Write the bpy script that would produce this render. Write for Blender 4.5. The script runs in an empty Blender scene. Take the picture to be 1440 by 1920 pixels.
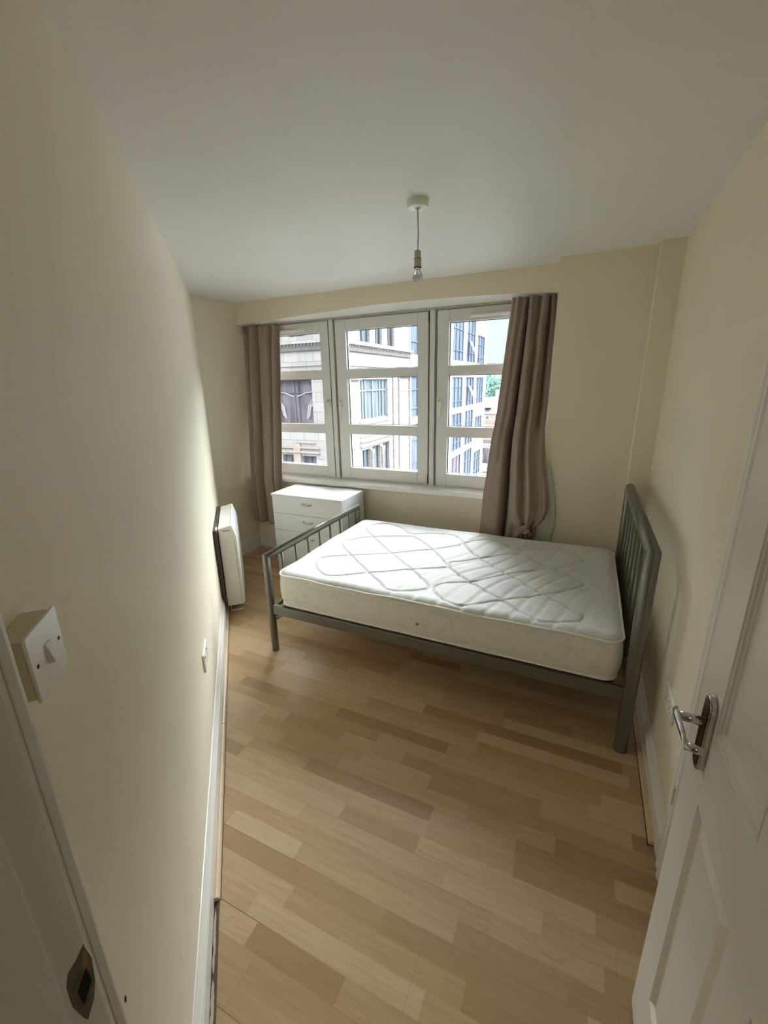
import bpy, bmesh, math, random
import numpy as np
from mathutils import Vector, Matrix
random.seed(7); rng = np.random.default_rng(7)
scene = bpy.context.scene
col = scene.collection

# ------------------------------------------------------------------ camera
EYE = 1.668
cam = bpy.data.cameras.new('camera'); camo = bpy.data.objects.new('camera', cam); col.objects.link(camo)
cr = Vector((.907, .420, -.021)).normalized()
cf = Vector((-.408, .867, -.287)); cf = (cf - cr * cf.dot(cr)).normalized()
cu = cr.cross(cf)
m = Matrix((cr, cu, -cf)).transposed().to_4x4(); m.translation = (0, 0, EYE)
camo.matrix_world = m
cam.sensor_fit = 'HORIZONTAL'; cam.sensor_width = 36.0; cam.lens = 804.0 * 36 / 1440
cam.clip_start = .02; cam.clip_end = 600
scene.camera = camo

# ------------------------------------------------------------------ sky: bright overcast, sun behind cloud beyond the window
SKY_HIGH = 34.0
w = bpy.data.worlds.new('sky'); scene.world = w; w.use_nodes = True
nt = w.node_tree; N = nt.nodes; L = nt.links
bg = N['Background']
tc = N.new('ShaderNodeTexCoord'); sp = N.new('ShaderNodeSeparateXYZ'); L.new(tc.outputs['Generated'], sp.inputs[0])
def wmath(op, a, b=None, c=None):
    n = N.new('ShaderNodeMath'); n.operation = op
    for i, v in enumerate((a, b, c)):
        if v is None: continue
        if isinstance(v, (int, float)): n.inputs[i].default_value = v
        else: L.new(v, n.inputs[i])
    return n.outputs[0]
el = N.new('ShaderNodeMapRange'); el.interpolation_type = 'SMOOTHSTEP'
L.new(sp.outputs['Z'], el.inputs['Value'])
el.inputs['From Min'].default_value = .17; el.inputs['From Max'].default_value = .50
front = N.new('ShaderNodeMapRange'); front.interpolation_type = 'SMOOTHSTEP'
L.new(sp.outputs['Y'], front.inputs['Value'])
front.inputs['From Min'].default_value = .12; front.inputs['From Max'].default_value = .50
stv = wmath('MULTIPLY_ADD', wmath('MULTIPLY', el.outputs[0], wmath('MULTIPLY_ADD', front.outputs[0], .81, .19)), SKY_HIGH, .95)
L.new(stv, bg.inputs['Strength'])
skc = N.new('ShaderNodeMix'); skc.data_type = 'RGBA'; L.new(el.outputs[0], skc.inputs[0])
skc.inputs[6].default_value = (.84, .95, .98, 1); skc.inputs[7].default_value = (.93, .97, 1.0, 1)
L.new(skc.outputs[2], bg.inputs['Color'])

# daylight portal in the window opening (guides sampling only, gives off nothing itself)
pl = bpy.data.lights.new('window_portal', 'AREA'); pl.shape = 'RECTANGLE'; pl.size = 2.75; pl.size_y = 1.4
pl.cycles.is_portal = True
plo = bpy.data.objects.new('window_portal', pl); col.objects.link(plo)
plo.location = (-1.66, 3.66, 1.51); plo.rotation_euler = (math.radians(-90), 0, 0)

# unseen weak fill light, added in the hall behind the camera
hl = bpy.data.lights.new('added_hall_fill', 'AREA'); hl.shape = 'DISK'; hl.size = .35; hl.energy = 2.2; hl.color = (1, .93, .82)
hlo = bpy.data.objects.new('added_hall_fill', hl); col.objects.link(hlo); hlo.location = (0, -.9, 2.36)

vs = scene.view_settings
vs.view_transform = 'Standard'; vs.look = 'None'; vs.gamma = 1; vs.use_curve_mapping = False
vs.exposure = 0.34
cy = scene.cycles
cy.use_denoising = True; cy.max_bounces = 14; cy.diffuse_bounces = 8; cy.transparent_max_bounces = 16
cy.sample_clamp_indirect = 12

# ------------------------------------------------------------------ materials
MATS = {}
class NB:
    def __init__(s, name):
        s.m = bpy.data.materials.new(name); s.m.use_nodes = True
        s.nt = s.m.node_tree; s.N = s.nt.nodes; s.L = s.nt.links; s.b = s.N['Principled BSDF']
    def n(s, t, **kw):
        x = s.N.new(t)
        for k, v in kw.items(): setattr(x, k, v)
        return x
    def link(s, a, b): s.L.new(a, b)
    def val(s, sock, v):
        if hasattr(v, 'links') or hasattr(v, 'is_linked'): s.L.new(v, sock)
        else: sock.default_value = v
    def math(s, op, a, b=None, c=None, clamp=False):
        x = s.n('ShaderNodeMath', operation=op, use_clamp=clamp)
        for i, v in enumerate((a, b, c)):
            if v is not None: s.val(x.inputs[i], v)
        return x.outputs[0]
    def obj(s):
        return s.n('ShaderNodeTexCoord').outputs['Object']
    def pos(s):
        return s.n('ShaderNodeNewGeometry').outputs['Position']
    def noise(s, vec, scale, detail=3, rough=.5, out='Fac', dist=0):
        x = s.n('ShaderNodeTexNoise'); x.inputs['Scale'].default_value = scale; x.inputs['Detail'].default_value = detail
        x.inputs['Roughness'].default_value = rough; x.inputs['Distortion'].default_value = dist
        s.L.new(vec, x.inputs['Vector']); return x.outputs[out]
    def mapping(s, vec, scale=(1, 1, 1), rot=(0, 0, 0), loc=(0, 0, 0)):
        x = s.n('ShaderNodeMapping'); x.inputs['Scale'].default_value = scale; x.inputs['Rotation'].default_value = rot; x.inputs['Location'].default_value = loc
        s.L.new(vec, x.inputs['Vector']); return x.outputs[0]
    def ramp(s, fac, stops):
        x = s.n('ShaderNodeValToRGB'); e = x.color_ramp.elements
        while len(e) < len(stops): e.new(.5)
        for i, (p, c) in enumerate(stops):
            e[i].position = p; e[i].color = (*c, 1) if len(c) == 3 else c
        s.L.new(fac, x.inputs[0]); return x.outputs[0]
    def mix(s, fac, a, b, mode='MIX'):
        x = s.n('ShaderNodeMix', data_type='RGBA', blend_type=mode)
        s.val(x.inputs[0], fac)
        s.val(x.inputs[6], a if hasattr(a, 'links') else (*a, 1)); s.val(x.inputs[7], b if hasattr(b, 'links') else (*b, 1))
        return x.outputs[2]
    def bump(s, h, strength=.3, dist=.01):
        x = s.n('ShaderNodeBump'); x.inputs['Strength'].default_value = strength; x.inputs['Distance'].default_value = dist
        s.L.new(h, x.inputs['Height']); s.L.new(x.outputs[0], s.b.inputs['Normal'])
    def base(s, c): s.val(s.b.inputs['Base Color'], c if hasattr(c, 'links') else (*c, 1))
    def rough(s, r): s.val(s.b.inputs['Roughness'], r)
def simple(name, c, rough=.5, metal=0, var=.06, scale=8, bump=0, bscale=200, spec=.5, coat=0):
    b = NB(name); v = b.obj()
    n = b.noise(v, scale, 4)
    b.base(b.mix(n, tuple(x * (1 - var) for x in c), tuple(min(1, x * (1 + var)) for x in c)))
    b.rough(rough); b.b.inputs['Metallic'].default_value = metal; b.b.inputs['Specular IOR Level'].default_value = spec
    b.b.inputs['Coat Weight'].default_value = coat
    if bump: b.bump(b.noise(v, bscale, 3), bump, .002)
    MATS[name] = b.m; return b.m

def wall_mat(name, c, scuff=False):
    b = NB(name); v = b.pos()
    n = b.noise(v, 2.2, 5, .6)
    cc = b.mix(n, tuple(x * .95 for x in c), tuple(min(1, x * 1.03) for x in c))
    if scuff:
        # rubbed, worn patch of paint low on the wall, and faint hand marks
        sn = b.noise(b.mapping(v, (3, 3, 1.3)), 3.2, 6, .65, dist=1.2)
        sep = b.n('ShaderNodeSeparateXYZ'); b.link(v, sep.inputs[0])
        zz = b.n('ShaderNodeMapRange', interpolation_type='SMOOTHSTEP'); b.link(sep.outputs['Z'], zz.inputs[0])
        zz.inputs[1].default_value = .95; zz.inputs[2].default_value = .35
        f = b.math('MULTIPLY', b.math('GREATER_THAN', sn, .60), zz.outputs[0])
        f = b.math('MULTIPLY', f, .12)
        cc = b.mix(f, cc, (.50, .42, .33))
    b.base(cc); b.rough(.55); b.b.inputs['Specular IOR Level'].default_value = .35
    h = b.math('ADD', b.noise(v, 260, 2), b.math('MULTIPLY', b.noise(v, 9, 3), 2.5))
    b.bump(h, .12, .003); MATS[name] = b.m; return b.m
CREAM = (.80, .727, .578)
wall_m = wall_mat('cream_wall_paint', CREAM)
wall_ms = wall_mat('cream_wall_paint_scuffed', CREAM, True)
ceil_m = wall_mat('ceiling_paint', (.82, .815, .785))
gloss_m = simple('white_gloss_paint', (.80, .78, .73), .28, var=.03, bump=.05, bscale=60)
door_m = simple('white_door_paint', (.74, .72, .66), .33, var=.03, bump=.06, bscale=90)
upvc_m = simple('white_upvc', (.74, .74, .735), .25, var=.02)
gask_m = simple('black_gasket', (.02, .02, .02), .6)
alu_m = simple('aluminium_strip', (.45, .43, .40), .45, .3)
chest_m = simple('white_laminate', (.76, .77, .765), .35, var=.02)
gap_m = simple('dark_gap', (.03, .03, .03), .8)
chrome_m = simple('chrome', (.55, .54, .53), .10, 1, var=.02)
bed_m = simple('silver_grey_powder_coat', (.185, .185, .160), .27, .55, var=.05, bump=.06, bscale=500)
blackp_m = simple('black_plastic', (.02, .02, .022), .45)
slat_m = simple('birch_slat', (.62, .48, .30), .5)
plast_m = simple('white_plastic', (.84, .83, .80), .25, var=.02)
heat_m = simple('heater_white_enamel', (.78, .79, .75), .3, var=.03)
heatg_m = simple('heater_grey_grille', (.42, .47, .52), .4)
rust_m = simple('brown_painted_steel', (.085, .06, .05), .55, .3, var=.25, scale=30)
cordm = simple('pale_flex', (.62, .56, .50), .5)
bead_m = simple('maple_beading', (.66, .50, .33), .4, var=.15, scale=20)
debris_m = simple('dirty_gap', (.12, .085, .060), .9, var=.4, scale=25, bump=.5, bscale=60)
peel_m = simple('peeled_plaster', (.50, .42, .30), .8, var=.2, scale=20, bump=.3, bscale=60)
rawood_m = simple('bare_wood', (.28, .17, .07), .7, var=.3, scale=40)
hole_m = simple('black_hole', (.006, .006, .008), .9)
lin_m = simple('curtain_lining_cloth', (.62, .66, .56), .85, var=.05)
knotbtn_m = simple('vent_eyelet', (.25, .22, .18), .4, .6)
hallw_m = simple('hall_paint', (.50, .46, .38), .7)

def curtain_mat():
    b = NB('brown_curtain_cloth'); v = b.obj()
    n = b.noise(b.mapping(v, (1, 1, .25)), 14, 4)
    b.base(b.mix(n, (.305, .228, .180), (.375, .285, .230))); b.rough(.8)
    b.b.inputs['Sheen Weight'].default_value = .25
    wv = b.n('ShaderNodeTexWave', bands_direction='Z'); wv.inputs['Scale'].default_value = 260; b.link(v, wv.inputs[0])
    b.bump(wv.outputs['Fac'], .06, .001)
    MATS['cur'] = b.m; return b.m
cur_m = curtain_mat()

def floor_mat():
    b = NB('maple_laminate'); v = b.pos()
    sep = b.n('ShaderNodeSeparateXYZ'); b.link(v, sep.inputs[0]); X, Y = sep.outputs[0], sep.outputs[1]
    sw = .0677
    ry = b.math('DIVIDE', Y, sw); row = b.math('FLOOR', ry)
    def white(x, y, out='Value'):
        w_ = b.n('ShaderNodeTexWhiteNoise', noise_dimensions='2D'); c = b.n('ShaderNodeCombineXYZ')
        b.val(c.inputs[0], x); b.val(c.inputs[1], y); b.link(c.outputs[0], w_.inputs['Vector']); return w_.outputs[out]
    off = b.math('MULTIPLY', white(row, 3.3), 7.0)
    cx = b.math('ADD', b.math('DIVIDE', X, .42), off)
    # uneven piece lengths
    cx = b.math('ADD', cx, b.math('MULTIPLY', b.math('SINE', b.math('MULTIPLY', cx, 2.1)), .22))
    colm = b.math('FLOOR', cx)
    r1 = white(row, colm)
    r2 = white(colm, b.math('ADD', row, 41.7))
    base = b.ramp(r1, [(0, (.395, .260, .138)), (.25, (.470, .325, .186)), (.55, (.522, .370, .220)), (.85, (.568, .418, .262)), (1, (.61, .468, .308))])
    # grain
    cmb = b.n('ShaderNodeCombineXYZ'); b.val(cmb.inputs[0], b.math('ADD', b.math('MULTIPLY', X, 1.6), b.math('MULTIPLY', r2, 30)))
    b.val(cmb.inputs[1], b.math('ADD', b.math('MULTIPLY', Y, 26), b.math('MULTIPLY', r1, 17)))
    g = b.noise(cmb.outputs[0], 3.0, 6, .6, dist=.8)
    base = b.mix(b.ramp(g, [(.30, (0, 0, 0)), (.72, (1, 1, 1))]), b.mix(1.0, base, (.86, .80, .72), 'MULTIPLY'), base)
    # cathedral figure: fine brown lines on some pieces
    cm2 = b.n('ShaderNodeCombineXYZ'); b.val(cm2.inputs[0], b.math('ADD', b.math('MULTIPLY', X, 3.2), b.math('MULTIPLY', r2, 9)))
    b.val(cm2.inputs[1], b.math('ADD', b.math('MULTIPLY', Y, 15), b.math('MULTIPLY', r1, 5)))
    g2 = b.noise(cm2.outputs[0], 1.1, 2, .4, dist=.5)
    ln = b.math('PINGPONG', b.math('MULTIPLY', g2, 16), 1.0)
    ln = b.math('LESS_THAN', ln, .10)
    ln = b.math('MULTIPLY', ln, b.math('MULTIPLY', b.math('GREATER_THAN', r2, .62), .17))
    base = b.mix(ln, base, (.33, .17, .075))
    # board joints: long edges every three strips, plus piece outlines very faint
    fb = b.math('FRACT', b.math('DIVIDE', b.math('SUBTRACT', Y, .0677), .2031))
    jl = b.math('LESS_THAN', fb, .012)
    brow = b.math('FLOOR', b.math('DIVIDE', b.math('SUBTRACT', Y, .0677), .2031))
    ex = b.math('FRACT', b.math('ADD', b.math('DIVIDE', X, 1.28), b.math('MULTIPLY', white(brow, 9.1), 5)))
    je = b.math('LESS_THAN', ex, .0022)
    # the boards nearest the door have opened up: wider dark joints there
    near = b.n('ShaderNodeMapRange'); b.link(Y, near.inputs[0]); near.inputs[1].default_value = 1.0; near.inputs[2].default_value = .85
    nx_ = b.n('ShaderNodeMapRange'); b.link(X, nx_.inputs[0]); nx_.inputs[1].default_value = -.55; nx_.inputs[2].default_value = -.85
    opn = b.math('MULTIPLY', near.outputs[0], nx_.outputs[0])
    j = b.math('MAXIMUM', b.math('MULTIPLY', jl, b.math('MULTIPLY_ADD', opn, .65, .16)), b.math('MULTIPLY', je, .16))
    base = b.mix(j, base, (.10, .055, .03))
    b.base(base); b.rough(.33); b.b.inputs['Specular IOR Level'].default_value = .4
    h = b.math('ADD', b.math('MULTIPLY', b.math('MAXIMUM', jl, je), -.4), b.math('MULTIPLY', g, .08))
    b.bump(h, .25, .002)
    return b.m
floor_m = floor_mat()

def mattress_mats():
    b = NB('white_quilted_damask'); v = b.obj()
    vo = b.n('ShaderNodeTexVoronoi', feature='DISTANCE_TO_EDGE'); vo.inputs['Scale'].default_value = 14
    dn = b.noise(v, 9, 2, out='Color'); mp = b.mix(.35, v, dn); b.link(mp, vo.inputs['Vector'])
    wv = b.n('ShaderNodeTexWave', wave_type='RINGS'); wv.inputs['Scale'].default_value = 5; wv.inputs['Distortion'].default_value = 9; wv.inputs['Detail Scale'].default_value = 2.2; b.link(v, wv.inputs[0])
    pat = b.math('MULTIPLY', b.math('LESS_THAN', wv.outputs['Fac'], .05), .75)
    pat = b.math('ADD', pat, b.math('MULTIPLY', b.math('LESS_THAN', vo.outputs['Distance'], .035), .6), clamp=True)
    b.base(b.mix(b.math('MULTIPLY', pat, .34), (.66, .66, .64), (.44, .44, .44))); b.rough(.62); b.b.inputs['Sheen Weight'].default_value = .15
    b.bump(b.math('ADD', pat, b.math('MULTIPLY', b.noise(v, 400, 2), .3)), .12, .002)
    s = NB('cream_mattress_border'); v = s.obj()
    wv = s.n('ShaderNodeTexWave', wave_type='RINGS'); wv.inputs['Scale'].default_value = 4; wv.inputs['Distortion'].default_value = 12; wv.inputs['Detail Scale'].default_value = 2.5; s.link(v, wv.inputs[0])
    pat = s.math('LESS_THAN', wv.outputs['Fac'], .07)
    s.base(s.mix(s.math('MULTIPLY', pat, .28), (.76, .74, .67), (.55, .53, .47))); s.rough(.6)
    s.bump(s.math('ADD', pat, s.math('MULTIPLY', s.noise(v, 18, 3), 1.5)), .15, .003)
    return b.m, s.m
matt_m, mside_m = mattress_mats()
piping_m = simple('white_piping', (.82, .80, .74), .6)

def glass_mat():
    b = NB('window_glass'); N_ = b.N
    N_.remove(b.b)
    tr = b.n('ShaderNodeBsdfTransparent'); tr.inputs[0].default_value = (.95, .97, .97, 1)
    gl = b.n('ShaderNodeBsdfGlossy'); gl.inputs['Roughness'].default_value = .02
    fr = b.n('ShaderNodeFresnel'); fr.inputs['IOR'].default_value = 1.35
    mx = b.n('ShaderNodeMixShader'); b.link(fr.outputs[0], mx.inputs[0]); b.link(tr.outputs[0], mx.inputs[1]); b.link(gl.outputs[0], mx.inputs[2])
    b.link(mx.outputs[0], N_['Material Output'].inputs[0]); return b.m
glass_m = glass_mat()
def bulb_mat():
    b = NB('frosted_bulb_glass')
    b.base((.80, .78, .78)); b.rough(.12); b.b.inputs['Transmission Weight'].default_value = .55; b.b.inputs['IOR'].default_value = 1.3
    return b.m
bulb_m = bulb_mat()

# exterior
def stone_mat():
    b = NB('pale_portland_stone'); v = b.pos()
    sep = b.n('ShaderNodeSeparateXYZ'); b.link(v, sep.inputs[0])
    u = b.math('ADD', sep.outputs[0], sep.outputs[1])
    c = b.n('ShaderNodeCombineXYZ'); b.link(u, c.inputs[0]); b.link(sep.outputs[2], c.inputs[1])
    br = b.n('ShaderNodeTexBrick'); b.link(c.outputs[0], br.inputs['Vector'])
    br.inputs['Scale'].default_value = 1.0; br.inputs['Brick Width'].default_value = 1.15; br.inputs['Row Height'].default_value = .62
    br.inputs['Mortar Size'].default_value = .022; br.inputs['Mortar Smooth'].default_value = .3
    br.inputs['Color1'].default_value = (.31, .298, .285, 1); br.inputs['Color2'].default_value = (.255, .242, .228, 1); br.inputs['Mortar'].default_value = (.15, .14, .135, 1)
    st = b.noise(b.mapping(v, (1, 1, .35)), 1.4, 6, .7)
    b.base(b.mix(b.ramp(st, [(.35, (0, 0, 0)), (.75, (.55, .55, .55))]), br.outputs[0], (.24, .20, .185))); b.rough(.9)
    return b.m
stone_m = stone_mat()
stoned_m = simple('carved_stone_band', (.12, .11, .10), .9, var=.4, scale=3)
brownst_m = simple('reddish_stone', (.27, .22, .195), .9, var=.2, scale=2)
render_m = simple('white_render', (.33, .33, .33), .85, var=.04, scale=.5)
def extglass(name, a, c2, sc):
    b = NB(name); v = b.pos()
    n = b.noise(b.mapping(v, (1, 1, .12)), sc, 4, .7)
    b.base(b.mix(b.ramp(n, [(.35, (0, 0, 0)), (.65, (1, 1, 1))]), a, c2)); b.rough(.4); b.b.inputs['Specular IOR Level'].default_value = .2
    return b.m
winA_m = extglass('old_window_glass', (.06, .075, .095), (.17, .20, .23), 2.2)
winB_m = extglass('office_window_glass', (.030, .042, .075), (.13, .17, .23), 1.3)
winD_m = extglass('dark_shop_glass', (.075, .06, .075), (.18, .15, .175), 2.0)
frm_m = simple('dark_window_frame', (.08, .09, .11), .5)
slate_m = simple('slate_roof', (.16, .165, .20), .7, var=.25, scale=2)
brick_m = simple('red_brick', (.36, .24, .215), .9, var=.3, scale=4)
track_m = simple('rusty_platform', (.22, .17, .15), .9, var=.4, scale=1)
leaf_m = simple('hazy_green_leaves', (.17, .30, .25), .7, var=.4, scale=.8)
trunk_m = simple('bark', (.15, .10, .07), .9)
asph_m = simple('asphalt', (.17, .17, .18), .9, var=.2, scale=1)

# ------------------------------------------------------------------ mesh helpers
ORG = {}
def empty(name, loc, label=None, cat=None, group=None):
    o = bpy.data.objects.new(name, None); col.objects.link(o); o.location = loc; o.empty_display_size = .05
    ORG[o.name] = Vector(loc); tag(o, label, cat, group); return o
def tag(o, label=None, cat=None, group=None, kind=None):
    if label: o['label'] = label
    if cat: o['category'] = cat
    if group: o['group'] = group
    if kind: o['kind'] = kind
    return o
def obj(name, bm, mat, parent=None, smooth=False, origin=None, bevel=0, label=None, solid=0, subd=0):
    org = ORG[parent.name] if parent else Vector(origin if origin is not None else (0, 0, 0))
    bmesh.ops.translate(bm, verts=bm.verts, vec=-org)
    bmesh.ops.recalc_face_normals(bm, faces=bm.faces)
    me = bpy.data.meshes.new(name); bm.to_mesh(me); bm.free()
    for mm in (mat if isinstance(mat, (list, tuple)) else [mat]): me.materials.append(mm)
    o = bpy.data.objects.new(name, me); col.objects.link(o)
    if parent: o.parent = parent
    else: o.location = org
    ORG[o.name] = org
    if smooth:
        for p in me.polygons: p.use_smooth = True
    if solid:
        s = o.modifiers.new('solid', 'SOLIDIFY'); s.thickness = solid; s.offset = 0
    if bevel:
        b = o.modifiers.new('bevel', 'BEVEL'); b.width = bevel; b.segments = 2; b.limit_method = 'ANGLE'; b.angle_limit = math.radians(40)
    if subd:
        s = o.modifiers.new('sub', 'SUBSURF'); s.levels = subd; s.render_levels = subd
    if label: o['label'] = label
    return o
def struct(name, bm, mat, **k):
    o = obj(name, bm, mat, **k); o['kind'] = 'structure'; return o
def B(): return bmesh.new()
def hexa(bm, pts, mi=0):
    """8 points: bottom 4 ccw, top 4 ccw"""
    v = [bm.verts.new(p) for p in pts]
    for f in ((0, 3, 2, 1), (4, 5, 6, 7), (0, 1, 5, 4), (1, 2, 6, 5), (2, 3, 7, 6), (3, 0, 4, 7)):
        fc = bm.faces.new([v[i] for i in f]); fc.material_index = mi
    return v
def box(bm, x0, x1, y0, y1, z0, z1, T=None, mi=0):
    p = [(x0, y0, z0), (x1, y0, z0), (x1, y1, z0), (x0, y1, z0), (x0, y0, z1), (x1, y0, z1), (x1, y1, z1), (x0, y1, z1)]
    if T: p = [T(*q) for q in p]
    hexa(bm, p, mi); return bm
def boxb(*a, **k): return box(B(), *a, **k)
def tube(bm, path, r, seg=14, caps=True, miter=(None, None), sx=1.0, up=None):
    """sweep a circle along path; miter: plane normal at start/end"""
    path = [Vector(p) for p in path]; rings = []
    n = len(path)
    for i, p in enumerate(path):
        if i == 0: t = (path[1] - p)
        elif i == n - 1: t = (p - path[i - 1])
        else: t = (path[i + 1] - p).normalized() + (p - path[i - 1]).normalized()
        t.normalize()
        u0 = Vector(up) if up else (Vector((0, 0, 1)) if abs(t.z) < .9 else Vector((0, 1, 0)))
        a = t.cross(u0).normalized(); b_ = a.cross(t).normalized()
        rr = r[i] if isinstance(r, (list, tuple)) else r
        ring = []
        for k in range(seg):
            an = 2 * math.pi * k / seg
            q = p + a * (math.cos(an) * rr * sx) + b_ * (math.sin(an) * rr)
            mt = miter[0] if i == 0 else (miter[1] if i == n - 1 else None)
            if mt is not None:
                mn = Vector(mt); q = q + t * (-((q - p).dot(mn)) / t.dot(mn))
            ring.append(bm.verts.new(q))
        rings.append(ring)
    for i in range(n - 1):
        for k in range(seg):
            bm.faces.new((rings[i][k], rings[i][(k + 1) % seg], rings[i + 1][(k + 1) % seg], rings[i + 1][k]))
    if caps:
        bm.faces.new(rings[0][::-1]); bm.faces.new(rings[-1])
    return bm
def lathe(bm, prof, c, seg=32, axis='Z', T=None):
    rings = []
    for (r, h) in prof:
        ring = []
        for k in range(seg):
            a = 2 * math.pi * k / seg
            q = (c[0] + r * math.cos(a), c[1] + r * math.sin(a), c[2] + h) if axis == 'Z' else (c[0] + h, c[1] + r * math.cos(a), c[2] + r * math.sin(a))
            ring.append(bm.verts.new(q))
        rings.append(ring)
    for i in range(len(rings) - 1):
        for k in range(seg):
            bm.faces.new((rings[i][k], rings[i][(k + 1) % seg], rings[i + 1][(k + 1) % seg], rings[i + 1][k]))
    bm.faces.new(rings[0][::-1]); bm.faces.new(rings[-1]); return bm
def extr(bm, prof, P0, P1, out, up=(0, 0, 1), c0=0, c1=0):
    """extrude a 2D profile [(out,up)] from P0 to P1; c0/c1 shift each end along the run by c*out (mitred corners)"""
    P0, P1, out, up = Vector(P0), Vector(P1), Vector(out), Vector(up); d = (P1 - P0).normalized()
    A = [bm.verts.new(P0 + out * a + up * b_ + d * (a * c0)) for a, b_ in prof]
    C = [bm.verts.new(P1 + out * a + up * b_ + d * (a * c1)) for a, b_ in prof]
    n = len(prof)
    for i in range(n): bm.faces.new((A[i], A[(i + 1) % n], C[(i + 1) % n], C[i]))
    bm.faces.new(A[::-1]); bm.faces.new(C); return bm

# ------------------------------------------------------------------ room dimensions
XL, XR, YL, YW, H = -3.08, .404, 2.883, 3.388, 2.41
LA = Vector((XL, YL, 0)); LD = Vector((.6834, -.7300, 0)); LN = Vector((.7300, .6834, 0))
SJ = 3.676
def WL(s, o, z): return tuple(LA + LD * s + LN * o + Vector((0, 0, z)))

# floor (room, doorway and the first stretch of the hall behind)
struct('floor', boxb(-3.3, .75, -1.9, 3.7, -.08, 0), floor_m)
# ceiling
struct('ceiling', boxb(-3.4, .75, .04, 3.75, H, H + .08), ceil_m)
# left diagonal wall
bm = B()
box(bm, 0, SJ, -.12, 0, 0, H, T=WL)
struct('wall_left', bm, wall_ms)
# short return wall by the window
struct('wall_left_return', boxb(XL - .12, XL, YL - .05, 3.62, 0, H), wall_m)
# window wall below and the lintel above with its bowed lower edge
bm = B(); box(bm, XL, XR + .1, YW, 3.62, 0, .755)
struct('wall_window', bm, wall_m)
bm = B()
xs = [XL, -2.97, -2.606, -2.153, -1.98, -1.648, -1.371, -.989, -.56, -.25]
zs = [2.224, 2.226, 2.240, 2.257, 2.262, 2.273, 2.273, 2.268, 2.252, 2.230]
prev = None
for x, z in zip(xs, zs):
    r = [bm.verts.new(p) for p in ((x, YW, H), (x, YW, z), (x, YW + .06 + (z - 2.224) * .6, 2.224), (x, 3.62, 2.224), (x, 3.62, H))]
    if prev:
        for i in range(5): bm.faces.new((prev[i], r[i], r[(i + 1) % 5], prev[(i + 1) % 5]))
    else: bm.faces.new(r)
    prev = r
bm.faces.new(prev[::-1])
for f in bm.faces:
    if len(f.verts) == 4 and max(v.co.z for v in f.verts) < 2.3: f.material_index = 1
struct('wall_lintel', bm, [wall_m, ceil_m])
# column at the right of the window, and the boxed-in pipe beside it
struct('wall_column', boxb(-.254, .30, 3.2435, 3.62, 0, H), wall_m)
struct('wall_pipe_boxing', boxb(.281, XR + .02, 3.172, 3.62, 0, H), wall_m, bevel=.004)
# right wall, with the opening of the second door
bm = B()
box(bm, XR, XR + .12, .0, 3.62, 0, H)
struct('wall_right', bm, wall_m)
# front wall around the doorway the camera stands in
bm = B()
box(bm, -1.2, -.50, .02, .157, 0, H); box(bm, .33, .75, .02, .157, 0, H); box(bm, -.5, .33, .02, .157, 2.03, H)
struct('wall_front', bm, wall_m)
# hall behind
bm = B()
box(bm, -1.3, -1.2, -1.9, .165, 0, H); box(bm, .75, .85, -1.9, .165, 0, H); box(bm, -1.3, .85, -2.0, -1.9, 0, H)
struct('wall_hall', bm, hallw_m)
struct('ceiling_hall', boxb(-1.3, .85, -2.0, .04, H, H + .08), hallw_m)

# door lining: left side with rebate, stop and broken latch keep
t = empty('door_1', (-.07, .1, 0)); t['kind'] = 'structure'
bm = B(); PL = [(-.50, 0), (-.47, 0), (-.47, .151), (-.4755, .1585), (-.50, .1585)]
A = [bm.verts.new((x, y, 0)) for x, y in PL]; C = [bm.verts.new((x, y, 2.03)) for x, y in PL]
for i in range(5): bm.faces.new((A[i], A[(i + 1) % 5], C[(i + 1) % 5], C[i]))
bm.faces.new(A[::-1]); bm.faces.new(C)
box(bm, -.50, -.458, -.02, .117, 0, 2.03)
box(bm, .325, .36, .0, .163, 0, 2.03)
box(bm, -.50, .36, .0, .163, 2.0, 2.03)
obj('door_lining', bm, door_m, t, bevel=.002)
bm = B(); prof = [(0, 0), (0, .009), (.003, .013), (.045, .013), (.05, .009), (.05, 0)]
extr(bm, prof, (-.4745, .158, 0), (-.4745, .158, 2.05), (-1, 0, 0), (0, 1, 0))
obj('architrave', bm, gloss_m, t, bevel=.0015)
# broken keep: ragged bare wood, dirty patch, square hole (thin chips standing on the lining face)
def poly_chip(name, pts, x, mat, th, parent):
    bm = B(); n = len(pts)
    a = [bm.verts.new((x, y, z)) for y, z in pts]; b_ = [bm.verts.new((x + th, y, z)) for y, z in pts]
    bm.faces.new(a); bm.faces.new(b_[::-1])
    for i in range(n): bm.faces.new((a[i], a[(i + 1) % n], b_[(i + 1) % n], b_[i]))
    return obj(name, bm, mat, parent)
poly_chip('bare_wood_patch', [(.1504, 1.050), (.1509, 1.030), (.1465, 1.012), (.1430, 1.018), (.1450, 1.034)], -.4702, rawood_m, .0012, t)
poly_chip('scraped_patch', [(.1500, 1.050), (.1535, 1.020), (.1500, .985), (.1440, .963), (.1330, .945), (.1300, .955), (.1245, .985), (.1250, 1.018), (.1300, 1.035), (.1400, 1.040)], -.4702, simple('scraped_grime', (.16, .13, .095), .8, var=.6, scale=70), .0008, t)
poly_chip('latch_hole', [(.1460, 1.018), (.1470, .992), (.1340, .972), (.1325, .998)], -.4702, hole_m, .0016, t)

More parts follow.
